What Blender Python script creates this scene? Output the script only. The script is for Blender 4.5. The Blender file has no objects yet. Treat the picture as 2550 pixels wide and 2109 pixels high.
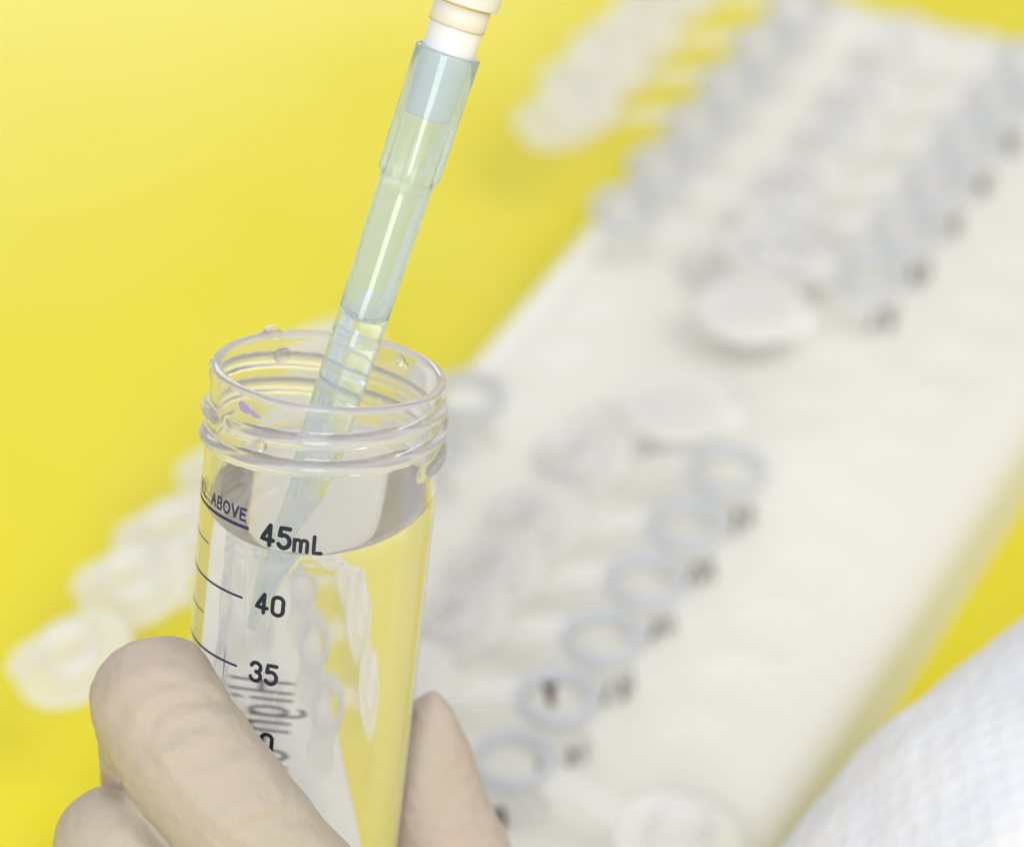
import bpy, bmesh, math, random
from mathutils import Vector, Matrix, noise

random.seed(7)
U = 0.001                                   # everything below is written in millimetres
R_ = math.radians
sc = bpy.context.scene
col = sc.collection

# ------------------------------------------------------------------ camera
F, PITCH, CAMZ = 10000.0, R_(36), 448.0
FW = Vector((0, math.cos(PITCH), -math.sin(PITCH)))
UP = Vector((0, math.sin(PITCH), math.cos(PITCH)))
RT = Vector((1, 0, 0))
CAM = Vector((0, 0, CAMZ))
cd = bpy.data.cameras.new('camera')
cam = bpy.data.objects.new('camera', cd)
col.objects.link(cam)
cam.location = CAM * U
cam.rotation_euler = (math.pi / 2 - PITCH, 0, 0)
cd.sensor_width = 36
cd.lens = 36 * F / 2550
cd.clip_start = 0.01
cd.clip_end = 50
cd.dof.use_dof = True
cd.dof.focus_distance = 0.4995
cd.dof.aperture_fstop = cd.lens / 10.0
sc.camera = cam

# ------------------------------------------------------------------ world and lamps
w = bpy.data.worlds.new('World')
sc.world = w
w.use_nodes = True
bg = w.node_tree.nodes['Background']
bg.inputs[0].default_value = (0.98, 0.975, 1.0, 1)
bg.inputs[1].default_value = 0.70


def area(name, loc, target, sx, sy, power, color=(1, 1, 1)):
    l = bpy.data.lights.new(name, 'AREA')
    l.shape = 'RECTANGLE'
    l.size, l.size_y = sx * U, sy * U
    l.energy = power
    l.color = color
    o = bpy.data.objects.new(name, l)
    col.objects.link(o)
    o.location = Vector(loc) * U
    o.rotation_euler = (Vector(target) - Vector(loc)).to_track_quat('-Z', 'Y').to_euler()
    return o


area('ceiling_lamp', (620, 260, 920), (20, 540, 30), 700, 700, 4.6, (1, 0.985, 0.96))
area('window_lamp', (-170, -620, 650), (-20, 420, 140), 440, 700, 9.5, (1, 1, 1))
area('back_window_lamp', (-560, 2150, 560), (-120, 640, 0), 1250, 520, 8.0, (0.97, 0.985, 1))

sc.view_settings.view_transform = 'Standard'
sc.view_settings.look = 'None'
sc.view_settings.exposure = -0.08
sc.view_settings.gamma = 1.0
sc.render.engine = 'CYCLES'
cy = sc.cycles
cy.max_bounces = 28
cy.transmission_bounces = 26
cy.glossy_bounces = 8
cy.diffuse_bounces = 4
cy.transparent_max_bounces = 24
cy.sample_clamp_indirect = 4.0
cy.blur_glossy = 0.6
cy.caustics_refractive = True
cy.caustics_reflective = True
cy.use_denoising = True


def P(px, py, d):
    """a point seen at that place of the photograph, d mm in front of the lens"""
    return CAM + (RT * ((px - 1275) / F) + UP * ((1054.5 - py) / F) + FW) * d


# ------------------------------------------------------------------ materials
def new_mat(name):
    m = bpy.data.materials.new(name)
    m.use_nodes = True
    m.node_tree.nodes.clear()
    out = m.node_tree.nodes.new('ShaderNodeOutputMaterial')
    return m, m.node_tree, out


def principled(name, color, rough=0.5, spec=0.5, **kw):
    m, nt, out = new_mat(name)
    b = nt.nodes.new('ShaderNodeBsdfPrincipled')
    b.inputs['Base Color'].default_value = (*color, 1)
    b.inputs['Roughness'].default_value = rough
    b.inputs['Specular IOR Level'].default_value = spec
    for k, v in kw.items():
        b.inputs[k.replace('_', ' ')].default_value = v
    nt.links.new(b.outputs[0], out.inputs[0])
    return m


def glass(name, ior, color=(1, 1, 1), haze=0.0, haze_color=(0.85, 0.85, 0.9), rough=0.0):
    m, nt, out = new_mat(name)
    g = nt.nodes.new('ShaderNodeBsdfGlass')
    g.inputs['IOR'].default_value = ior
    g.inputs['Color'].default_value = (*color, 1)
    g.inputs['Roughness'].default_value = rough
    if haze > 0:
        d = nt.nodes.new('ShaderNodeBsdfDiffuse')
        d.inputs['Color'].default_value = (*haze_color, 1)
        t = nt.nodes.new('ShaderNodeBsdfTranslucent')
        t.inputs['Color'].default_value = (*haze_color, 1)
        a = nt.nodes.new('ShaderNodeMixShader')
        nt.links.new(d.outputs[0], a.inputs[1])
        nt.links.new(t.outputs[0], a.inputs[2])
        mx = nt.nodes.new('ShaderNodeMixShader')
        mx.inputs[0].default_value = haze
        nt.links.new(g.outputs[0], mx.inputs[1])
        nt.links.new(a.outputs[0], mx.inputs[2])
        nt.links.new(mx.outputs[0], out.inputs[0])
    else:
        nt.links.new(g.outputs[0], out.inputs[0])
    return m


def translucent_plastic(name, color, clear, gloss=0.08, rough=0.2):
    """milky thin plastic: part see-through, part diffuse, a little gloss"""
    m, nt, out = new_mat(name)
    N, L = nt.nodes.new, nt.links.new
    d = N('ShaderNodeBsdfDiffuse')
    t = N('ShaderNodeBsdfTranslucent')
    for s in (d, t):
        s.inputs['Color'].default_value = (*color, 1)
    a = N('ShaderNodeMixShader')
    a.inputs[0].default_value = 0.55
    L(d.outputs[0], a.inputs[1])
    L(t.outputs[0], a.inputs[2])
    tr = N('ShaderNodeBsdfTransparent')
    tr.inputs['Color'].default_value = (0.997, 0.997, 0.997, 1)
    b = N('ShaderNodeMixShader')
    b.inputs[0].default_value = clear
    L(a.outputs[0], b.inputs[1])
    L(tr.outputs[0], b.inputs[2])
    g = N('ShaderNodeBsdfGlossy')
    g.inputs['Roughness'].default_value = rough
    lw = N('ShaderNodeLayerWeight')
    pw = N('ShaderNodeMath')
    pw.operation = 'POWER'
    pw.inputs[1].default_value = 4.0
    L(lw.outputs['Facing'], pw.inputs[0])
    ma = N('ShaderNodeMath')
    ma.operation = 'MULTIPLY_ADD'
    ma.inputs[1].default_value = gloss * 2
    ma.inputs[2].default_value = gloss * 0.2
    L(pw.outputs[0], ma.inputs[0])
    c = N('ShaderNodeMixShader')
    L(ma.outputs[0], c.inputs[0])
    L(b.outputs[0], c.inputs[1])
    L(g.outputs[0], c.inputs[2])
    L(c.outputs[0], out.inputs[0])
    return m


def noise_mix(m, c1, c2, scale, detail=3, lo=0.35, hi=0.65, bump=0.0, bump_scale=None, rough=None):
    """vary the base colour of a principled material and add fine relief"""
    nt = m.node_tree
    N, L = nt.nodes.new, nt.links.new
    b = next(n for n in nt.nodes if n.type == 'BSDF_PRINCIPLED')
    tc = N('ShaderNodeTexCoord')
    n1 = N('ShaderNodeTexNoise')
    n1.inputs['Scale'].default_value = scale
    n1.inputs['Detail'].default_value = detail
    L(tc.outputs['Object'], n1.inputs['Vector'])
    mr = N('ShaderNodeMapRange')
    mr.inputs[1].default_value, mr.inputs[2].default_value = lo, hi
    L(n1.outputs[0], mr.inputs[0])
    mx = N('ShaderNodeMix')
    mx.data_type = 'RGBA'
    mx.inputs[6].default_value = (*c1, 1)
    mx.inputs[7].default_value = (*c2, 1)
    L(mr.outputs[0], mx.inputs[0])
    L(mx.outputs[2], b.inputs['Base Color'])
    if rough:
        r2 = N('ShaderNodeMapRange')
        r2.inputs[1].default_value, r2.inputs[2].default_value = 0.3, 0.7
        r2.inputs[3].default_value, r2.inputs[4].default_value = rough
        L(n1.outputs[0], r2.inputs[0])
        L(r2.outputs[0], b.inputs['Roughness'])
    if bump:
        n2 = N('ShaderNodeTexNoise')
        n2.inputs['Scale'].default_value = bump_scale
        n2.inputs['Detail'].default_value = 4
        L(tc.outputs['Object'], n2.inputs['Vector'])
        bp = N('ShaderNodeBump')
        bp.inputs['Strength'].default_value = bump
        bp.inputs['Distance'].default_value = 0.0004
        L(n2.outputs[0], bp.inputs['Height'])
        L(bp.outputs[0], b.inputs['Normal'])
    return m


M = {}
PLA, WAT = 1.42, 1.333
M['yellow'] = noise_mix(principled('yellow_sheet', (0.80, 0.70, 0.012), 0.24, 0.5),
                        (0.77, 0.675, 0.011), (0.75, 0.66, 0.013), 12, 5, rough=(0.17, 0.30))
M['rack'] = principled('rack_plastic', (0.755, 0.745, 0.675), 0.35, 0.4)
M['tube'] = glass('clear_tube_plastic', PLA, (0.99, 0.99, 0.995), 0.13, (0.87, 0.865, 0.955))
_nt = M['tube'].node_tree
_at = _nt.nodes.new('ShaderNodeAttribute')                # moulded lip and thread are thicker, so cloudier
_at.attribute_name = 'cloud'
_mr = _nt.nodes.new('ShaderNodeMapRange')
_mr.inputs[3].default_value, _mr.inputs[4].default_value = 0.12, 0.36
_nt.links.new(_at.outputs['Fac'], _mr.inputs[0])
_nt.links.new(_mr.outputs[0], next(n for n in _nt.nodes if n.type == 'MIX_SHADER' and any(l.from_node.type == 'BSDF_GLASS' for l in n.inputs[1].links)).inputs[0])
M['water_top'] = glass('water_surface', WAT, (1, 1, 1))
M['water_side'] = glass('water_against_plastic', WAT / PLA, (0.985, 0.985, 0.99), 0.045, (0.90, 0.89, 0.95))
M['tip'] = glass('blue_tip_plastic', PLA, (0.962, 0.988, 1.0), 0.23, (0.82, 0.94, 1.0))
M['tip_wet'] = glass('blue_tip_under_water', PLA / WAT, (0.975, 0.99, 0.998), 0.15, (0.72, 0.89, 0.98))
M['tip_liquid'] = glass('liquid_against_tip', WAT / PLA, (0.97, 0.985, 0.99))
M['ink'] = principled('black_print', (0.010, 0.014, 0.028), 0.5, 0.3)
M['ink_blue'] = principled('violet_print', (0.03, 0.03, 0.11), 0.5, 0.3)
M['smear'] = principled('violet_marker', (0.36, 0.29, 0.58), 0.5, 0.3)
M['grey_ink'] = principled('grey_pen', (0.09, 0.095, 0.085), 0.6, 0.3)
M['brown'] = principled('brown_residue', (0.06, 0.033, 0.010), 0.5, 0.3)
M['microtube'] = translucent_plastic('milky_microtube', (0.99, 0.99, 0.98), 0.955, gloss=0.05)
M['rim'] = translucent_plastic('milky_rim', (0.76, 0.775, 0.81), 0.26, gloss=0.14)
M['lid'] = translucent_plastic('milky_lid', (0.965, 0.962, 0.94), 0.25, rough=0.4)
M['plug'] = translucent_plastic('milky_plug', (0.90, 0.905, 0.91), 0.45, gloss=0.14, rough=0.3)
M['strap'] = translucent_plastic('milky_strap', (0.985, 0.98, 0.96), 0.66, rough=0.4)
M['shaft'] = principled('white_shaft', (0.72, 0.72, 0.755), 0.3, 0.5)
M['cream'] = principled('cream_seal', (0.70, 0.675, 0.62), 0.4, 0.5)
M['amber'] = principled('amber_stain', (0.52, 0.38, 0.16), 0.45, 0.4)
M['glove'] = noise_mix(principled('latex_glove', (0.63, 0.52, 0.40), 0.55, 0.3, Subsurface_Weight=0.12, Subsurface_Scale=0.002),
                       (0.435, 0.39, 0.31), (0.475, 0.388, 0.33), 24, 3, 0.30, 0.72, 0.75, 420)
M['glove'].node_tree.nodes['Principled BSDF'].inputs['Subsurface Radius'].default_value = (1, 0.5, 0.3)
M['cloth'] = noise_mix(principled('white_cloth', (0.83, 0.84, 0.87), 0.9, 0.1),
                       (0.74, 0.745, 0.765), (0.69, 0.705, 0.75), 60, 2, 0.4, 0.7, 0.5, 900)


_nt = M['cloth'].node_tree
_b = _nt.nodes['Principled BSDF']
_tc = _nt.nodes.new('ShaderNodeTexCoord')
_vo = _nt.nodes.new('ShaderNodeTexVoronoi')
_vo.inputs['Scale'].default_value = 330
_vo.inputs['Randomness'].default_value = 0.45
_nt.links.new(_tc.outputs['Object'], _vo.inputs['Vector'])
_bp = _nt.nodes.new('ShaderNodeBump')
_bp.inputs['Strength'].default_value = 0.7
_bp.inputs['Distance'].default_value = 0.0005
_nt.links.new(_vo.outputs['Distance'], _bp.inputs['Height'])
_nt.links.new(_bp.outputs[0], _b.inputs['Normal'])


# ------------------------------------------------------------------ object helpers
def mesh_obj(name, verts, faces, mats, parent=None, loc=(0, 0, 0), rot=None, midx=None, smooth=True):
    """verts in mm, in the frame of the object"""
    me = bpy.data.meshes.new(name)
    me.from_pydata([tuple(c * U for c in v) for v in verts], [], faces)
    if not isinstance(mats, (list, tuple)):
        mats = [mats]
    for m in mats:
        me.materials.append(m)
    if midx:
        me.polygons.foreach_set('material_index', midx)
    if smooth:
        me.polygons.foreach_set('use_smooth', [True] * len(me.polygons))
    me.update()
    o = bpy.data.objects.new(name, me)
    col.objects.link(o)
    if parent:
        o.parent = parent
    o.location = Vector(loc) * U
    if rot is not None:
        o.rotation_mode = 'QUATERNION'
        o.rotation_quaternion = rot
    return o


def thing(name, label, cat, loc, rot=None, group=None):
    o = bpy.data.objects.new(name, None)
    col.objects.link(o)
    o.empty_display_size = 0.01
    o.location = Vector(loc) * U
    if rot is not None:
        o.rotation_mode = 'QUATERNION'
        o.rotation_quaternion = rot
    tag(o, label, cat, group)
    return o


def tag(o, label, cat, group=None):
    o['label'] = label
    o['category'] = cat
    if group:
        o['group'] = group


def grid(rows, closed=True, flip=False):
    """quads over rows of equal length; returns verts, faces"""
    n = len(rows[0])
    verts = [v for r in rows for v in r]
    faces = []
    for j in range(len(rows) - 1):
        for i in range(n if closed else n - 1):
            a, b = j * n + i, j * n + (i + 1) % n
            q = (a, b, b + n, a + n)
            faces.append(q[::-1] if flip else q)
    return verts, faces


def lathe(profile, n=32):
    """profile of (r, z), from the bottom up the outside and down the inside: normals out"""
    rows = [[(r * math.cos(2 * math.pi * i / n), r * math.sin(2 * math.pi * i / n), z) for i in range(n)] for r, z in profile]
    return grid(rows)


def shift(v, d):
    return [(x + d[0], y + d[1], z + d[2]) for x, y, z in v]


# ------------------------------------------------------------------ tabletop
TZ = 17.0                                              # height of the table in this frame
S = 2500
to = mesh_obj('tabletop', [(-S, -S, 0), (S, -S, 0), (S, S, 0), (-S, S, 0), (-S, -S, -20), (S, -S, -20), (S, S, -20), (-S, S, -20)],
              [(0, 1, 2, 3), (7, 6, 5, 4), (0, 4, 5, 1), (1, 5, 6, 2), (2, 6, 7, 3), (3, 7, 4, 0)], M['yellow'], None, (0, 0, TZ), smooth=False)
to['kind'] = 'structure'

# ------------------------------------------------------------------ microtube rack
PITCH_T = 16.6
PSI = R_(25.9)
AX = Vector((math.sin(PSI), math.cos(PSI), 0))         # along the rack, away from the lens
CX = Vector((math.cos(PSI), -math.sin(PSI), 0))        # across the rack, to the right
R0 = P(1275, 1875, 617)                                # rim of the nearest tube of the right row
RIMZ = 44.0
R0.z = RIMZ
RACKZ = 33.0 - TZ                                      # height of the rack
SEP = 49.0                                             # left row to right row
COLS = [(-SEP, 0.0), (-SEP + 16.4, 0.0), (-SEP + 32.6, 0.0), (0.0, 0.0), (20.5, 0.55)]
ROW0, ROW1 = -3, 15
rack_org = Vector((R0.x, R0.y, TZ))
q_rack = Matrix((tuple(CX), tuple(AX), (0, 0, 1))).transposed().to_quaternion()
rack = thing('microtube_rack', 'long cream plastic rack holding two rows of open microtubes', 'rack', rack_org, q_rack)
# top plate: one square cell with a round well for each place
XL = [-SEP - 5.9]
for k in range(len(COLS) - 1):
    XL.append((COLS[k][0] + COLS[k + 1][0]) / 2)
XL.append(31.0)
NH = 24
verts, faces = [], []


def add(vs, fs):
    o = len(verts)
    verts.extend(vs)
    faces.extend(tuple(i + o for i in f) for f in fs)


YA, YB = (ROW0 - 0.6) * PITCH_T, (ROW1 + 0.15) * PITCH_T
for ci, (cx, off) in enumerate(COLS):
    x0, x1 = XL[ci], XL[ci + 1]
    for r in range(ROW0, ROW1 + 1):
        cyy = (r + off) * PITCH_T
        y0, y1 = cyy - PITCH_T / 2, cyy + PITCH_T / 2
        if r == ROW0:
            y0 = YA
        if r == ROW1:
            y1 = YB
        y0, y1 = max(y0, YA), min(y1, YB)
        used = (ci in (0, 3) and (0 <= r <= 5 or 9 <= r <= 14)) or (ci == 2 and r in (6, 8))
        rad = 5.48 if ci < 4 else 6.8
        deep = 0.9 if used else (0.3 if ci == 4 else 0.2)
        outer, ring = [], []
        for i in range(NH):
            a = 2 * math.pi * i / NH
            c, s = math.cos(a), math.sin(a)
            k = min((x1 - cx) / c if c > 1e-6 else ((x0 - cx) / c if c < -1e-6 else 1e9),
                    (y1 - cyy) / s if s > 1e-6 else ((y0 - cyy) / s if s < -1e-6 else 1e9))
            outer.append((cx + k * c, cyy + k * s, RACKZ))
            ring.append((c, s))
        # snap corners
        for (qx, qy) in ((x0, y0), (x1, y0), (x0, y1), (x1, y1)):
            bi = min(range(NH), key=lambda i: (outer[i][0] - qx) ** 2 + (outer[i][1] - qy) ** 2)
            outer[bi] = (qx, qy, RACKZ)
        rows = [outer, [(cx + (rad + 0.5) * c, cyy + (rad + 0.5) * s, RACKZ) for c, s in ring],
                [(cx + rad * c, cyy + rad * s, RACKZ - (0.5 if used else 0.12)) for c, s in ring],
                [(cx + (rad - 0.4) * c, cyy + (rad - 0.4) * s, RACKZ - deep) for c, s in ring],
                [(cx + 0.01 * c, cyy + 0.01 * s, RACKZ - deep - 0.3) for c, s in ring]]
        add(*grid(rows))
mesh_obj('top_plate', verts, faces, M['rack'], rack, smooth=False)
# side walls with a rounded shoulder, sloping a little outwards to a foot
xa, xb = XL[0], XL[-1]
prof = [(-0.0 + 7 * math.sin(R_(a)), RACKZ - 7 + 7 * math.cos(R_(a))) for a in (0, 10, 20, 30, 40, 50, 60, 70, 80, 90)] + [(7.3, 3), (7.5, 0)]
rows = []
for d, z in prof:
    rows.append([(xa - d, YA - d, z), (xb + d, YA - d, z), (xb + d, YB + d, z), (xa - d, YB + d, z)])
v, f = grid(rows, flip=True)
sw_o = mesh_obj('side_wall', v, f, M['rack'], rack, smooth=False)


# ------------------------------------------------------------------ microtubes
def ribbon(points, width, place, lift=0.0):
    """a flat pen stroke along 2-D points; place(u, v) puts it on a surface"""
    vs, fs = [], []
    pts = [points[0]]
    for a, b in zip(points, points[1:]):
        d = math.dist(a, b)
        n = max(1, int(d / 0.35))
        for k in range(1, n + 1):
            pts.append((a[0] + (b[0] - a[0]) * k / n, a[1] + (b[1] - a[1]) * k / n))
    n = len(pts)
    for i, p in enumerate(pts):
        a, b = pts[max(i - 1, 0)], pts[min(i + 1, n - 1)]
        dx, dy = b[0] - a[0], b[1] - a[1]
        l = math.hypot(dx, dy) or 1
        nx, ny = -dy / l * width / 2, dx / l * width / 2
        vs.append(place(p[0] + nx, p[1] + ny))
        vs.append(place(p[0] - nx, p[1] - ny))
        if i:
            k = 2 * i
            fs.append((k - 2, k - 1, k + 1, k))
    for p, idx in ((pts[0], (0, 1)), (pts[-1], (2 * n - 2, 2 * n - 1))):    # round ends
        q = pts[1] if p is pts[0] else pts[-2]
        ang = math.atan2(p[1] - q[1], p[0] - q[0])
        c = len(vs)
        vs.append(place(*p))
        arc = []
        for k in range(7):
            t = ang - math.pi / 2 + math.pi * k / 6
            vs.append(place(p[0] + math.cos(t) * width / 2, p[1] + math.sin(t) * width / 2))
            arc.append(c + 1 + k)
        for k in range(6):
            fs.append((c, arc[k], arc[k + 1]))
    return vs, fs


def join(parts):
    vs, fs = [], []
    for v, f in parts:
        o = len(vs)
        vs += v
        fs += [tuple(i + o for i in t) for t in f]
    return vs, fs


TUBE_BODY = lathe([(0.01, 28.3), (3.6, 28.3), (4.7, 28.5), (5.15, 29.2), (5.4, 38.4),
                   (4.85, 38.4), (4.6, 29.6), (4.1, 29.1), (3.2, 28.9), (0.01, 28.9)], 28)
TUBE_RIM = lathe([(5.35, 37.6), (6.5, 37.7), (6.85, 38.1), (6.9, 39.4), (6.6, 39.95), (6.0, 40.05), (5.2, 39.8), (4.9, 39.2), (4.86, 37.8), (5.35, 37.6)], 32)
LC = 29.5                                              # hinge axis to lid centre


def lid_meshes():
    disc = lathe([(0.01, -1.5), (9.2, -1.3), (10.0, -1.0), (10.2, -0.3), (10.0, 0.35), (9.2, 0.5), (8.7, 0.15), (5.2, 0.1), (0.01, 0.1)], 36)
    plug = lathe([(5.15, 0.1), (5.1, 3.2), (4.85, 3.8), (4.4, 3.8), (4.2, 3.2), (4.15, 0.12)], 32)
    tab = grid([[(x, y, z) for x, y in ((8.6, -4.2), (11.0, -3.6), (12.2, -2.0), (12.5, 0), (12.2, 2.0), (11.0, 3.6), (8.6, 4.2))] for z in (-1.3, -0.2)])
    tv, tf = tab
    tf = tf + [(6, 5, 4, 3, 2, 1, 0), (7, 8, 9, 10, 11, 12, 13)]
    return disc, plug, (tv, tf)


DISC, PLUG, TAB = lid_meshes()


def strap_mesh(drop, closed=False):
    rows = []
    n = 8
    for k in range(n + 1):
        s = k / n
        if closed:
            x = 6.2 + 3.2 * math.sin(math.pi * s)
            z = 38.6 + 2.6 * s
        else:
            x = 6.2 + (LC * math.cos(drop) - 8.8 - 6.2) * s
            z = 39.0 + (40.0 - 0.7 - LC * math.sin(drop) * 0.77 - 39.0) * s + 0.7 * math.sin(math.pi * s) + (0.25 if 3 <= k <= 5 else 0)
        h = 2.9 - 0.5 * math.sin(math.pi * s)
        rows.append([(x, -h, z), (x, h, z), (x, h, z - 0.7), (x, -h, z - 0.7)])
    return grid(rows)


MESH = {}


def shared(key, builder, mat, smooth=True):
    if key not in MESH:
        v, f = builder()
        o = mesh_obj(key, v, f, mat, smooth=smooth)
        MESH[key] = o.data
        bpy.data.objects.remove(o)
    return MESH[key]


def part(name, me, parent, loc=(0, 0, 0), rot=None):
    o = bpy.data.objects.new(name, me)
    col.objects.link(o)
    o.parent = parent
    o.location = Vector(loc) * U
    if rot:
        o.rotation_euler = rot
    return o


def scribble(seed, ang0, z0, n, size, r=5.5, thick=0.30):
    """pen marks on the wall of a tube"""
    rnd = random.Random(seed)
    place = lambda u, v: (r * math.cos(ang0 + u / r), r * math.sin(ang0 + u / r), z0 + v)
    out = []
    for k in range(n):
        x, y = (k - (n - 1) / 2) * 0.55 * size + rnd.uniform(-0.2, 0.2) * size, rnd.uniform(-0.1, 0.5) * size
        pts = [(x, y + size)]
        for j in range(3):
            pts.append((pts[-1][0] + rnd.uniform(-0.32, 0.32) * size, pts[-1][1] - size * rnd.uniform(0.4, 0.8)))
        rr = r + 0.01 * k
        out.append(ribbon(pts, thick * size ** 0.5, lambda u, v, rr=rr: (rr * math.cos(ang0 + u / rr), rr * math.sin(ang0 + u / rr), z0 + v)))
    return join(out)


def microtube(row, x, ang, drop, label, group, lid='open', ink=None, lift=0.0):
    base = rack_org + CX * x + AX * (row * PITCH_T)
    z = RIMZ - 40 + lift
    t = thing('microtube', label, 'microtube', (base.x, base.y, z), Matrix.Rotation(ang, 3, 'Z').to_quaternion(), group)
    part('tube_body', shared('tube_body', lambda: TUBE_BODY, M['microtube']), t)
    part('rim', shared('rim', lambda: TUBE_RIM, M['rim']), t)
    if lid == 'open':
        part('hinge_strap', shared('hinge%d' % round(math.degrees(drop)), lambda: strap_mesh(drop), M['strap'], False), t)
        l = part('lid', shared('lid', lambda: DISC, M['lid']), t,
                 (LC * math.cos(drop), 0, 40.0 - LC * math.sin(drop)), (R_(-13) if math.cos(ang) < 0 else 0, drop * 1.1, 0))
    else:
        part('hinge_strap', shared('hinge_closed', lambda: strap_mesh(0, True), M['lid'], False), t)
        l = part('lid', shared('lid', lambda: DISC, M['lid']), t, (0, 0, 40.7), (0, math.pi, 0))
    part('plug_ring', shared('plug_ring', lambda: PLUG, M['plug']), l)
    part('tab', shared('tab', lambda: TAB, M['lid'], False), l)
    if ink:
        for seed, a, zz, n, size, mat, rad in ink:
            v, f = scribble(seed, a - ang, zz, n, size, rad, 0.8 if mat == 'brown' else 0.42)
            mesh_obj('pen_mark', v, f, M[mat], t)
    return t


LEFT = math.atan2(-CX.y, -CX.x)
RIGHT = math.atan2(CX.y, CX.x)
TOCAM = -math.pi / 2
ordn = ['nearest', 'second', 'third', 'fourth', 'fifth', 'sixth']
gl, gr = 'open microtubes of the left rack row', 'open microtubes of the right rack row'
for k in range(6):
    where = ('left end of the rack, lid over the yellow table, %s of six behind the big tube' % ordn[k])
    microtube(k, -SEP, LEFT + R_([4, -3, 2, -5, 3, -6][k]), R_([14, 12, 12, 12, 10, 8][k]),
              'milky open microtube in the left rack row, %s from the gloved finger' % ordn[k], gl)
for k in range(9, 15):
    lid = 'open'
    ang = LEFT + R_([0, 0, -4, 2, 5, -2][k - 9])
    if k in (9, 10):
        ang = RIGHT + R_(8 if k == 9 else -6)
    microtube(k, -SEP, ang, R_([10, 12, 15, 12, 12, 13][k - 9]),
              'blurred open microtube at the far end of the left row, %s after the gap' % ['first', 'second', 'third', 'fourth', 'fifth', 'sixth'][k - 9], gl)
for k in range(6):
    if k == 0:
        ang, dr = RIGHT + R_(-4), R_(9)
    else:
        ang, dr = LEFT + R_([0, 3, -4, 2, 5, -3][k]), R_([0, 16, 18, 18, 18, 17][k])
    lab = ['open microtube beside the fingertip with its lid folded to the right',
           'open microtube with a dark brown mark inside its mouth',
           'open microtube in the right rack row, third from the fingertip',
           'open microtube in the right rack row, fourth from the fingertip',
           'open microtube in the right rack row, fifth from the fingertip',
           'open microtube in the right rack row, sixth from the fingertip, last before the gap'][k]
    ink = [(20 + k, TOCAM + R_(30), 31.6, 4, 2.2, 'grey_ink', 5.5)]
    if k == 0:
        ink = [(31, TOCAM - R_(20), 31.0, 2, 2.0, 'brown', 5.5), (5, R_(25), 34.5, 3, 1.8, 'grey_ink', 4.75)]
    if k == 1:
        ink = [(11, R_(106), 35.0, 2, 2.2, 'brown', 4.75), (21, TOCAM + R_(34), 30.5, 3, 2.0, 'grey_ink', 5.5)]
    microtube(k, 0, ang, dr, lab, gr, ink=ink)
for k in range(9, 15):
    microtube(k, 0, LEFT + R_([3, -4, 2, -2, 4, 0][k - 9]), R_([16, 17, 18, 18, 17, 16][k - 9]),
              'blurred open microtube at the far end of the right row, %s after the gap' % ['first', 'second', 'third', 'fourth', 'fifth', 'sixth'][k - 9], gr,
              ink=[(40 + k, TOCAM + R_(30), 31.6, 4, 2.2, 'grey_ink', 5.5)])
microtube(6, -SEP + 32.6, LEFT, 0, 'closed microtube in the middle of the rack, the nearer of two', 'closed microtubes in the rack', 'closed', lift=-5.0)
microtube(8, -SEP + 32.6, LEFT, 0, 'closed microtube in the middle of the rack, the farther of two', 'closed microtubes in the rack', 'closed', lift=-5.0)

# ------------------------------------------------------------------ the fifty millilitre tube
t1, t2 = R_(6.1), R_(20)
TA = (RT * (math.sin(t1) * math.cos(t2)) + UP * (math.cos(t1) * math.cos(t2)) - FW * math.sin(t2)).normalized()
RC = P(821, 917, 505)                                   # centre of the mouth
TX = (RT - TA * TA.dot(RT)).normalized()
TY = TA.cross(TX)
LEN = 115.0
TB = RC - TA * LEN
q_tube = Matrix((tuple(TX), tuple(TY), tuple(TA))).transposed().to_quaternion()
tube = thing('centrifuge_tube', 'clear graduated fifty millilitre plastic tube of water held in the gloved hand', 'tube', TB, q_tube)
WL = 140.8                                              # height of the water over the table


def r_body(t):
    k = min(1.0, max(0.0, (t - 4) / 16))
    r = 14.80 + 0.14 * k * k * (3 - 2 * k) - 0.0095 * max(0.0, t - 20)
    if t > 99:
        k = (t - 99) / 16
        r *= (1 - k) * 1.0 + k * 0.2
    return r


def thread(t, phi):
    h = 0.0
    al = (math.pi / 2 - phi) % (2 * math.pi)
    for start in (0.0, math.pi):
        for turn in (0, 1):
            rel = (al - start) % (2 * math.pi) + 2 * math.pi * turn
            if rel > R_(395):
                continue
            c = 2.75 + 7.0 * rel / (2 * math.pi)
            d = abs(t - c) / 1.0
            if d < 1:
                e = min(1.0, rel / R_(14), (R_(395) - rel) / R_(14))
                g = R_(150)
                if start == 0.0:
                    e = min(e, max(0.0, abs(rel - g) / R_(9) - 0.5))
                h = max(h, 0.95 * max(0, e) * (1 - d * d) ** 0.7)
    return h


NP = 220


def tpt(r, phi, t):
    return (r * math.sin(phi), -r * math.cos(phi), LEN - t)


def water_t(r, phi, level):
    v = TX * (r * math.sin(phi)) - TY * (r * math.cos(phi))
    return (RC.z + v.z - level) / TA.z


phis = [2 * math.pi * i / NP - math.pi for i in range(NP)]
ts_out = [0.35 + 0.22 * i for i in range(60)]
ts_out = [t for t in ts_out if t < 12.8] + [13.5 + 3 * i for i in range(29)] + [99, 103, 107, 111, 113.5, 114.6]


def r_in(t):
    return r_body(t) - (1.15 if t < 99 else 1.15 * 1.0) if t < 111 else 2.0


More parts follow.
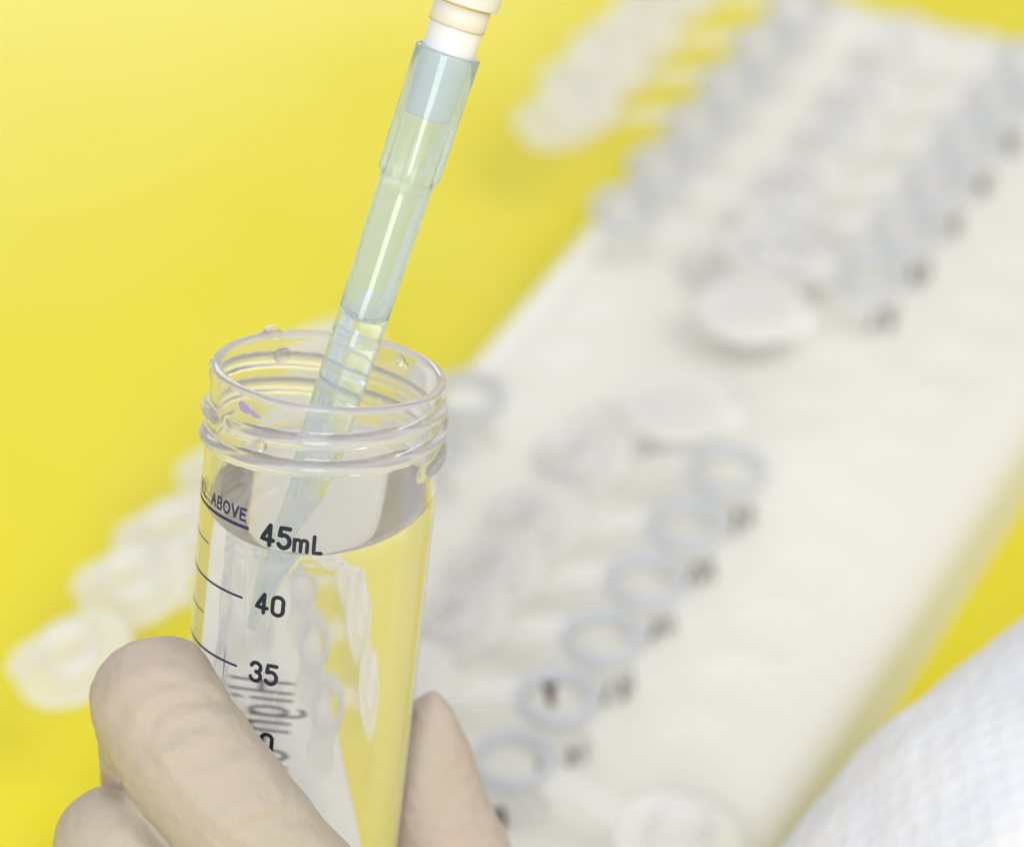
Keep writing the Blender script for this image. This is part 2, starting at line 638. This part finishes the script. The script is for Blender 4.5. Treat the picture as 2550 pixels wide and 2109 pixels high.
RIM = [(13.62, 0.5), (13.68, 0.2), (13.85, 0.04), (14.15, 0.0), (14.45, 0.03), (14.66, 0.17)]
MEN = 0.9
rows = [[tpt(0.05, p, LEN) for p in phis]]
for t in reversed(ts_out):
    rows.append([tpt(max(r_body(t) + (thread(t, p) if 0.4 < t < 13 else 0), 0.3), p, t) for p in phis])
for r, t in reversed(RIM):
    rows.append([tpt(r, p, t) for p in phis])
NI = 26
wl_t = [water_t(r_in(18), p, WL + MEN) for p in phis]
for k in range(1, NI + 1):
    s = k / NI
    rows.append([tpt(r_in(0.6 + (wt - 0.6) * s) if k < NI else r_in(18), p, 0.6 + (wt - 0.6) * s) for p, wt in zip(phis, wl_t)])
v, f = grid(rows)
cloud = []
for j in range(len(rows)):
    for i in range(NP):
        c_ = 0.0
        if 1 <= j <= len(ts_out):
            tt = ts_out[len(ts_out) - j]
            if 0.5 < tt < 13:
                c_ = min(1.0, thread(tt, phis[i]) / 0.6)
            if tt < 1.2:
                c_ = max(c_, 1 - (tt - 0.3) / 0.9)
        elif len(ts_out) < j <= len(ts_out) + len(RIM):
            c_ = 1.0
        cloud.append(c_)
tw = mesh_obj('tube_wall', v, f, M['tube'], tube)
at = tw.data.attributes.new('cloud', 'FLOAT', 'POINT')
at.data.foreach_set('value', cloud)

# --- water in it, with a curved edge and a hole where the pipette tip goes in
T0 = P(660, 1543, 515)
T1 = P(1120, 117, 499)
TIPL = (T1 - T0).length
BA = (T1 - T0).normalized()
BX = (RT - BA * BA.dot(RT)).normalized()
BY = BA.cross(BX)
q_tip = Matrix((tuple(BX), tuple(BY), tuple(BA))).transposed().to_quaternion()


def interp(tab, s):
    for (a, ra), (b, rb) in zip(tab, tab[1:]):
        if s <= b:
            return ra + (rb - ra) * (s - a) / (b - a)
    return tab[-1][1]


TIP_OUT = [(0, 0.5), (9, 1.62), (24, 3.05), (43, 3.25), (60, 3.5)]
TIP_IN = [(0, 0.30), (9, 1.2), (24, 2.52), (43, 2.72), (60, 2.95), (66, 3.1), (78, 3.62)]
NS = 72
psis = [2 * math.pi * i / NS for i in range(NS)]
sw, hole = [], []
for p in psis:
    s = 20.0
    for _ in range(30):
        rr = interp(TIP_OUT, s)
        off = BX * (rr * math.cos(p)) + BY * (rr * math.sin(p))
        s = (WL + 0.25 - T0.z - off.z) / BA.z
    sw.append(s)
    hole.append(T0 + BA * s + off)
hc = sum(hole, Vector()) / len(hole)
hole_pol = sorted((math.atan2(h.y - hc.y, h.x - hc.x), h) for h in hole)


def hole_at(a):
    n = len(hole_pol)
    for i in range(n):
        a0, h0 = hole_pol[i]
        a1, h1 = hole_pol[(i + 1) % n]
        if i == n - 1:
            a1 += 2 * math.pi
        for aa in (a, a + 2 * math.pi):
            if a0 <= aa <= a1:
                k = (aa - a0) / max(a1 - a0, 1e-9)
                return h0 + (h1 - h0) * k
    return hole_pol[0][1]


inv = Matrix((tuple(TX), tuple(TY), tuple(TA)))          # world to tube axes


def to_tube(p):
    return tuple(inv @ (p - TB))


wall = [TB + TX * tpt(r_in(18), p, wt)[0] + TY * tpt(r_in(18), p, wt)[1] + TA * tpt(r_in(18), p, wt)[2] for p, wt in zip(phis, wl_t)]
inner = [hole_at(math.atan2(w_.y - hc.y, w_.x - hc.x)) for w_ in wall]
rows = []
for t in [112, 111.9, 111, 107, 103, 99]:
    rr = 0.05 if t == 112 else (1.6 if t == 111.9 else r_body(t) - 1.15)
    rows.append([tpt(max(rr, 0.05), p, t) for p in phis])
for k in range(1, 25):
    s = k / 24
    rows.append([tpt(r_in(99 + (wt - 99) * s) if k < 24 else r_in(18), p, 99 + (wt - 99) * s) for p, wt in zip(phis, wl_t)])
nside = len(rows) - 1
fr = [0.01, 0.02, 0.035, 0.055, 0.08, 0.11, 0.15, 0.22, 0.34, 0.5, 0.66, 0.8, 0.88, 0.93, 0.96, 0.98, 0.992, 1.0]
for s in fr:
    row = []
    for w_, h_ in zip(wall, inner):
        p = w_.lerp(h_, s)
        L_ = math.hypot(w_.x - h_.x, w_.y - h_.y)
        d1, d2 = s * L_, (1 - s) * L_
        p.z = WL + MEN * math.exp(-d1 / 0.85) + 0.25 * math.exp(-d2 / 0.5)
        row.append(to_tube(p))
    rows.append(row)
v, f = grid(rows)
midx = [0] * (nside * NP) + [1] * (len(fr) * NP)
wo = mesh_obj('water', v, f, [M['water_side'], M['water_top']], None, TB, q_tube, midx)
tag(wo, 'clear water filling the graduated tube up to its forty five line', 'water')


# --- print on the tube
def arc(cx, cy, rx, ry, a0, a1, n=12):
    return [(cx + rx * math.cos(R_(a0 + (a1 - a0) * k / n)), cy + ry * math.sin(R_(a0 + (a1 - a0) * k / n))) for k in range(n + 1)]


GL = {  # strokes in a box one high; (width, strokes)
    '0': (0.56, [arc(.28, .74, .28, .26, 0, 180) + arc(.28, .26, .28, .26, 180, 360) + [(.56, .74)]]),
    '3': (0.55, [arc(.27, .74, .26, .26, 165, -80), arc(.27, .26, .28, .26, 85, -165)]),
    '4': (0.60, [[(.60, .26), (0, .26), (.42, 1.0)], [(.42, .98), (.42, 0)]]),
    '5': (0.55, [[(.52, 1), (.08, 1), (.04, .55)] + arc(.26, .33, .29, .33, 130, -150)]),
    'm': (0.80, [[(0, 0), (0, .68)], arc(.20, .48, .20, .20, 180, 0) + [(.40, 0)], arc(.60, .48, .20, .20, 180, 0) + [(.80, 0)]]),
    'L': (0.45, [[(0, 1), (0, 0), (.45, 0)]]),
    'A': (0.74, [[(0, 0), (.37, 1)], [(.37, 1), (.74, 0)], [(.14, .36), (.60, .36)]]),
    'B': (0.62, [[(0, 0), (0, 1), (.34, 1)] + arc(.34, .76, .24, .24, 90, -90)[1:] + [(0, .52)], [(.34, .52)] + arc(.34, .26, .28, .26, 90, -90)[1:] + [(0, 0)]]),
    'O': (0.80, [arc(.40, .5, .40, .5, 0, 360, 28)]),
    'V': (0.74, [[(0, 1), (.37, 0)], [(.37, 0), (.74, 1)]]),
    'E': (0.56, [[(.56, 1), (0, 1), (0, 0), (.56, 0)], [(0, .52), (.50, .52)]]),
    'F': (0.54, [[(.54, 1), (0, 1), (0, 0)], [(0, .52), (.48, .52)]]),
    'I': (0.0, [[(0, 0), (0, 1)]]),
    'H': (0.50, [[(0, 0), (0, 1)], [(.50, 0), (.50, 1)], [(0, .52), (.50, .52)]]),
    'i': (0.0, [[(0, 0), (0, .66)], [(0, .86), (0, .95)]]),
    'g': (0.42, [arc(.21, .36, .21, .31, 0, 360, 20), [(.42, .66), (.42, -.05)] + arc(.21, -.05, .21, .2, 0, -140)]),
    'h': (0.40, [[(0, 0), (0, 1)], arc(.20, .46, .20, .22, 180, 0) + [(.40, 0)]]),
    '-': (0.22, [[(0, .42), (.22, .42)]]),
    'C': (0.48, [arc(.26, .70, .25, .30, 15, 180) + arc(.26, .30, .25, .30, 180, 345)]),
    'l': (0.0, [[(0, 0), (0, 1)]]),
    'a': (0.40, [arc(.20, .33, .20, .33, 20, 340, 16), [(.40, .66), (.40, 0)]]),
    'r': (0.28, [[(0, 0), (0, .66)], arc(.22, .40, .22, .24, 170, 70)]),
    't': (0.30, [[(.12, .95), (.12, .08), (.28, 0)], [(0, .66), (.30, .66)]]),
    'y': (0.42, [[(0, .66), (.21, 0)], [(.42, .66), (.14, -.25)]]),
    ' ': (0.3, []),
}
INK_R = 0.02                                             # just proud of the outer skin


def on_tube(u, v):                                       # u to the right from the front line, v = distance below the mouth
    r = r_body(v) + INK_R
    return tpt(r, u / r_body(v), v)


def text(s, u, t, h, stroke, gap, name, mat, wscale=1.0):
    x = u
    k = 0
    for chx in s:
        wd, strokes = GL[chx]
        if strokes:
            ps = []
            for st in strokes:
                k += 1
                lift = 0.004 * (k % 3)
                pl = lambda a, b, lift=lift: tpt(r_body(b) + INK_R + lift, a / r_body(b), b)
                ps.append(ribbon([(x + a * h * wscale, t - b * h) for a, b in st], stroke, pl))
            vv, ff = join(ps)
            mesh_obj(name, vv, ff, M[mat], tube)
        x += wd * h * wscale + gap
    return x


def line(t, u0, u1, wd, mat='ink_blue'):
    vv, ff = ribbon([(u0 + (u1 - u0) * k / 30, t) for k in range(31)], wd, on_tube)
    mesh_obj('graduation_line', vv, ff, M[mat], tube)


text('45', -6.55, 18.95, 2.6, 0.60, 0.72, 'printed_figure', 'ink')
text('m', -2.22, 19.05, 2.2, 0.50, 0.55, 'printed_letter', 'ink', 0.92)
text('L', 0.22, 19.08, 2.15, 0.50, 0.5, 'printed_letter', 'ink', 0.95)
text('40', -6.5, 28.1, 2.45, 0.54, 0.72, 'printed_figure', 'ink')
text('35', -6.5, 37.55, 2.5, 0.54, 0.72, 'printed_figure', 'ink')
text('30', -6.4, 47.0, 2.5, 0.54, 0.72, 'printed_figure', 'ink')
text('25', -6.4, 56.4, 2.5, 0.54, 0.72, 'printed_figure', 'ink') if '2' in GL else None
text('ABOVE', -16.0, 16.75, 1.45, 0.34, 0.46, 'printed_letter', 'ink_blue')
text('FILL', -21.6, 16.75, 1.45, 0.34, 0.5, 'printed_letter', 'ink_blue')
line(17.6, -27.5, -8.7, 0.46)
for k in range(1, 5):
    line(17.6 + 9.37 * k, -25.0, -8.7, 0.33)
for k in range(4):
    line(22.25 + 9.45 * k, -22.0, -16.0, 0.20)
# big lettering down the back, read from behind
x = 46.3
hh = 3.6
for chx in 'High-Clarity':
    wd, strokes = GL[chx]
    ps = []
    for k, st in enumerate(strokes):
        pl = lambda a, b, k=k: tpt(r_body(a) - 0.06 + 0.004 * k, math.pi + (0.75 + b) / r_body(a), a)
        ps.append(ribbon([(x + a * hh * 0.80, b * hh) for a, b in st], 0.34, pl))
    if ps:
        vv, ff = join(ps)
        mesh_obj('printed_letter', vv, ff, M['ink'], tube)
    x += wd * hh * 0.80 + 1.05

# hatched violet block printed on the far left of the wall, bonded to it, seen down through the water surface
def in_wall(u, v):
    return tpt(r_body(v) - 0.06, u / r_body(v), v)


ps = []
for k in range(7):
    u0 = -35.5 + 1.0 * k
    ps.append(ribbon([(u0, 17.6), (u0 + 1.2, 24.5)], 0.26, in_wall))
for k in range(4):
    ps.append(ribbon([(-35.8, 18.0 + 2.0 * k), (-28.4, 17.6 + 2.0 * k)], 0.30, lambda a, b: tpt(r_body(b) - 0.07, a / r_body(b), b)))
vv, ff = join(ps)
mesh_obj('printed_hatch', vv, ff, M['ink_blue'], tube)
for k in range(4):
    vv, ff = ribbon([(-38.0 - 1.5 * k, 17.2 - 0.15 * k), (-38.7 - 1.5 * k, 17.1 - 0.15 * k)], 0.5, in_wall)
    mesh_obj('printed_dash', vv, ff, M['ink_blue'], tube)

# marker smear on the thread
rows = []
for i in range(17):
    ph = R_(-46 + 0.95 * i)
    mid = 2.05 + 0.05 * i
    hw = (0.75 - 0.035 * i) * min(1.0, i / 2.5, (16 - i) / 3.0) * (0.55 if i in (8, 9) else 1) + 0.03
    rows.append([tpt(r_body(mid + hw * k) + thread(mid + hw * k, ph) + 0.05, ph, mid + hw * k) for k in (-1, -0.6, -0.2, 0.2, 0.6, 1)])
v, f = grid(rows, closed=False)
mesh_obj('marker_smear', v, f, M['smear'], tube)
# drops of water on the mouth
for ph, t, r, sz, fl in ((-146, 0.0, 14.15, 1.15, 0.8), (-141, 0.0, 14.2, 0.6, 0.8), (-152, 3.2, 13.5, 1.25, 0.5), (-100, 1.6, 14.9, 0.75, 0.8),
                         (139, 1.6, 13.45, 0.8, 0.6), (135, 2.0, 13.45, 0.5, 0.6), (166, 1.3, 13.5, 0.45, 0.6), (-30, 6.1, 15.0, 0.9, 0.6), (150, 8, 13.5, 0.5, .6)):
    bm = bmesh.new()
    bmesh.ops.create_icosphere(bm, subdivisions=3, radius=sz)
    c = Vector(tpt(r, R_(ph), t))
    n = Vector((math.sin(R_(ph)), -math.cos(R_(ph)), 0)) if t > 0.2 else Vector((0, 0, 1))
    for vv in bm.verts:
        d = vv.co.dot(n)
        vv.co = vv.co - n * (d * (1 - fl)) + c
        if t > 0.2:
            vv.co.z += -0.15 * sz * math.sin(vv.co.z)
    vs = [tuple(x.co) for x in bm.verts]
    fs = [tuple(x.index for x in y.verts) for y in bm.faces]
    bm.free()
    mesh_obj('droplet', vs, fs, M['water_top'], tube)

# ------------------------------------------------------------------ pipette tip
tip = thing('pipette_tip', 'pale blue clear pipette tip dipping into the tube of water', 'pipette tip', T0, q_tip)


def rib(s, p):
    return 0.0


def bpt(r, p, s):
    return (r * math.cos(p), r * math.sin(p), s)


rows, kinds = [], []


def push(row, kind):
    rows.append(row)
    kinds.append(kind)


push([bpt(0.30, p, 0.0) for p in psis], 'wet')
push([bpt(0.5, p, 0.0) for p in psis], 'wet')
for k in range(1, 9):
    push([bpt(interp(TIP_OUT, s * k / 8), p, s * k / 8) for p, s in zip(psis, sw)], 'wet')
smax = max(sw)
for s in [smax + 0.6, smax + 3, 24.0, 26, 30, 34, 37.8, 38.0, 38.25, 38.45, 41.5, 41.7, 41.95, 42.15, 46, 50, 54, 58, 60]:
    if s > smax + 0.3:
        bump = 0.07 if s in (38.0, 38.25, 41.7, 41.95) else 0
        push([bpt(interp(TIP_OUT, s) + bump, p, s) for p in psis], 'dry')
NR = 12
for s, r, rb in ((60.3, 3.66, 0.10), (60.6, 3.86, 0.16), (61.2, 3.93, 0.16), (66, 4.0, 0.12), (69.5, 4.05, 0.0), (73, 4.12, 0), (76.6, 4.2, 0), (76.9, 4.15, 0)):
    push([bpt(r + rb * (abs(math.cos(p * NR / 2)) - 0.5), p, s) for p in psis], 'dry')
push([bpt(3.75, p, 76.95) for p in psis], 'dry')
for s in (76.5, 72, 66, 60, 52, 46, 42.6, 42.0):
    push([bpt(interp(TIP_IN, s), p, s) for p in psis], 'dry')
v, f = grid(rows)
midx = []
for j in range(len(rows) - 1):
    midx += [1 if kinds[j + 1] == 'wet' else 0] * NS
mesh_obj('tip_wall', v, f, [M['tip'], M['tip_wet']], tip, midx=midx)
rows = []
for s in (0.0, 3, 9, 16, 24, 30, 36, 41.2, 42.0):
    rows.append([bpt(interp(TIP_IN, s), p, s) for p in psis])
nside = len(rows) - 1
for k in (0.93, 0.8, 0.6, 0.3, 0.01):
    rows.append([bpt(interp(TIP_IN, 42) * k, p, 42.0 - 0.8 * (1 - k * k)) for p in psis])
v, f = grid(rows)
lq = mesh_obj('drawn_liquid', v, f, [M['tip_liquid'], M['water_top']], None, T0, q_tip, [0] * (nside * NS) + [1] * (5 * NS))
tag(lq, 'clear liquid drawn up inside the pale blue pipette tip', 'liquid')

# ------------------------------------------------------------------ pipette
pip = thing('pipette', 'white pipette end with an amber stained ring, pushed into the blue tip', 'pipette', T0 + BA * 68.3, q_tip)
v, f = lathe([(2.4, 1.5), (2.4, 0.0), (2.9, 0.0), (3.05, 0.3), (3.40, 8), (3.45, 14), (3.5, 30), (2.0, 30)], 48)
mesh_obj('shaft', v, f, M['shaft'], pip)
v, f = lathe([(3.46, 11.9), (3.58, 12.0), (3.62, 14.7), (3.46, 14.8)], 48)
mesh_obj('seal_ring', v, f, M['cream'], pip)
for z, h in ((11.9, 0.10), (14.6, 0.30)):
    v, f = lathe([(3.5, z), (3.63, z + 0.03), (3.66, z + h), (3.5, z + h + 0.03)], 48)
    mesh_obj('stain_ring', v, f, M['amber'], pip)
v, f = lathe([(3.55, 14.95), (4.3, 14.95), (4.45, 15.15), (4.5, 30), (5.2, 60), (7.5, 75), (8, 130), (0.1, 131)], 48)
mesh_obj('ejector_sleeve', v, f, M['shaft'], pip)


# ------------------------------------------------------------------ gloved hand and sleeve (swept, then fused into one skin)
def fused(name, chains, voxel, mat, smooth_it=6):
    bm = bmesh.new()
    for ch in chains:
        for (p0, r0), (p1, r1) in zip(ch, ch[1:]):
            d = (p1 - p0).length
            n = max(1, int(d / max(0.22 * min(r0, r1), 0.4)))
            for k in range(n + 1):
                s = k / n
                bmesh.ops.create_icosphere(bm, subdivisions=3, radius=r0 + (r1 - r0) * s, matrix=Matrix.Translation(p0.lerp(p1, s)))
    me = bpy.data.meshes.new(name)
    bm.to_mesh(me)
    bm.free()
    o = bpy.data.objects.new(name, me)
    col.objects.link(o)
    rm = o.modifiers.new('fuse', 'REMESH')
    rm.mode = 'VOXEL'
    rm.voxel_size = voxel
    sm = o.modifiers.new('smooth', 'SMOOTH')
    sm.iterations = smooth_it
    sm.factor = 0.6
    dg = bpy.context.evaluated_depsgraph_get()
    me2 = bpy.data.meshes.new_from_object(o.evaluated_get(dg))
    bpy.data.objects.remove(o)
    return me2


def finish(name, me, mat, base, disp):
    me.name = name
    ns = [v.normal.copy() for v in me.vertices]
    for v, n in zip(me.vertices, ns):
        v.co = (v.co + n * disp(v.co) - base) * U
    me.materials.clear()
    me.materials.append(mat)
    me.polygons.foreach_set('use_smooth', [True] * len(me.polygons))
    me.update()
    o = bpy.data.objects.new(name, me)
    col.objects.link(o)
    o.location = base * U
    return o


def ch(*pts):
    return [(P(a, b, d), r) for a, b, d, r in pts]


chains = [
    ch((425, 1690, 508, 5.4), (385, 1750, 506, 8.2), (462, 1878, 504.5, 8.5), (592, 2038, 503.5, 8.4), (745, 2200, 506, 7.8), (830, 2310, 508, 6.6)),
    ch((385, 1750, 506, 8.0), (415, 1960, 524, 8.2), (450, 2400, 546, 10)),
    ch((290, 2112, 509, 8.2), (400, 2290, 506, 8.0), (560, 2440, 507, 7.2)),
    ch((290, 2112, 509, 8.0), (310, 2330, 528, 8.8), (420, 2600, 545, 10)),
    ch((1079, 1741, 531, 1.3), (1068, 1795, 532, 3.5), (1056, 1880, 534, 5.9), (1056, 1962, 535.5, 7.4), (1068, 2050, 537, 8.5), (1105, 2160, 539, 9.6), (1130, 2400, 545, 11.5), (1000, 2750, 545, 15)),
    ch((450, 2400, 546, 10), (560, 2720, 545, 16), (760, 2850, 540, 20), (1000, 2750, 545, 15)),
    ch((420, 2600, 545, 10), (560, 2820, 542, 16)),
    ch((760, 2850, 540, 20), (760, 3300, 505, 22), (740, 3900, 450, 24)),
]
hand_me = fused('gloved_hand', chains, 0.55, M['glove'])
# folds of the latex, each a line over the skin: (points, depth, width in mm)
FOLDS = [
    ([(425, 1648), (480, 1662), (535, 1692)], 0.45, 0.9),
    ([(350, 1835), (372, 1798), (405, 1766), (455, 1748), (510, 1742), (575, 1756)], 0.5, 1.0),
    ([(300, 1770), (330, 1730), (380, 1706), (440, 1700)], 0.22, 1.1),
    ([(330, 1900), (372, 1850), (430, 1815), (500, 1800)], 0.28, 1.2),
    ([(470, 1905), (540, 1885), (600, 1852)], 0.35, 1.1),
    ([(430, 1980), (500, 1950), (570, 1945), (640, 1962), (700, 1990)], 0.30, 1.2),
    ([(560, 2090), (640, 2040), (720, 2035), (790, 2052), (840, 2085)], 0.40, 1.2),
    ([(250, 1940), (268, 1985), (300, 2035), (350, 2075), (400, 2109)], 0.35, 0.9),
    ([(230, 2090), (262, 2052), (310, 2036)], 0.35, 0.9),
    ([(1118, 1862), (1150, 1872), (1172, 1885)], 0.30, 0.7),
    ([(1105, 1900), (1140, 1945), (1190, 1965)], 0.25, 0.9),
    ([(1110, 2020), (1160, 2050), (1215, 2068), (1260, 2090)], 0.40, 0.9),
    ([(1080, 2075), (1140, 2085), (1200, 2109)], 0.25, 0.8),
    ([(1060, 1800), (1090, 1790), (1120, 1800)], 0.20, 0.7),
]
FOLD3 = []
for pts, dep, wid in FOLDS:
    depth = 526.0 if pts[0][0] > 1000 else 497.0
    FOLD3.append(([P(x, y, depth) for x, y in pts], dep, wid))


def hand_disp(p):
    d = 0.30 * noise.noise(p * 0.11) + 0.13 * noise.noise(p * 0.33)
    # stretch wrinkles of the latex: ridged noise drawn out across the finger
    e = Vector((p.x * 0.13 - p.z * 0.16, p.y * 0.10, (p.z + 0.45 * p.x) * 0.42))
    d += 0.13 * (1 - 2 * abs(noise.noise(e)))
    e2 = Vector((p.x * 0.35 + p.z * 0.2, p.y * 0.3, (p.z - 0.3 * p.x) * 0.8))
    d += 0.07 * (1 - 2 * abs(noise.noise(e2)))
    for pts, dep, wid in FOLD3:
        best = 1e9
        for i in range(len(pts) - 1):
            a_, b_ = pts[i], pts[i + 1]
            ab = b_ - a_
            k = max(0.0, min(1.0, (p - a_).dot(ab) / ab.length_squared))
            v_ = p - a_ - ab * k
            v_ -= FW * v_.dot(FW) * 0.85
            best = min(best, v_.length)
            if best < 0.1:
                break
        if best < 4 * wid:
            x_ = best / wid
            d += (0.55 + 0.7 * noise.noise(p * 0.22)) * dep * (-math.exp(-x_ * x_) + 0.45 * math.exp(-(x_ - 1.9) ** 2))
    return d


hand = finish('gloved_hand', hand_me, M['glove'], P(760, 3300, 505), hand_disp)
tag(hand, 'hand in a beige latex glove gripping the graduated tube from below', 'hand')

sl = [ch((3360, 1950, 575, 47), (3050, 2190, 573, 47), (2740, 2395, 570, 45), (2590, 2570, 570, 45), (2480, 2800, 570, 43))]
sl_me = fused('cloth_sleeve', sl, 2.0, M['cloth'])


def cloth_disp(p):
    return 1.3 * noise.noise(p * 0.03) + 0.35 * noise.noise(p * 0.16)


slv = finish('white_sleeve', sl_me, M['cloth'], P(2616, 2579, 575), cloth_disp)
tag(slv, 'white cloth sleeve with a bluish weave beyond the right edge of the rack', 'sleeve')
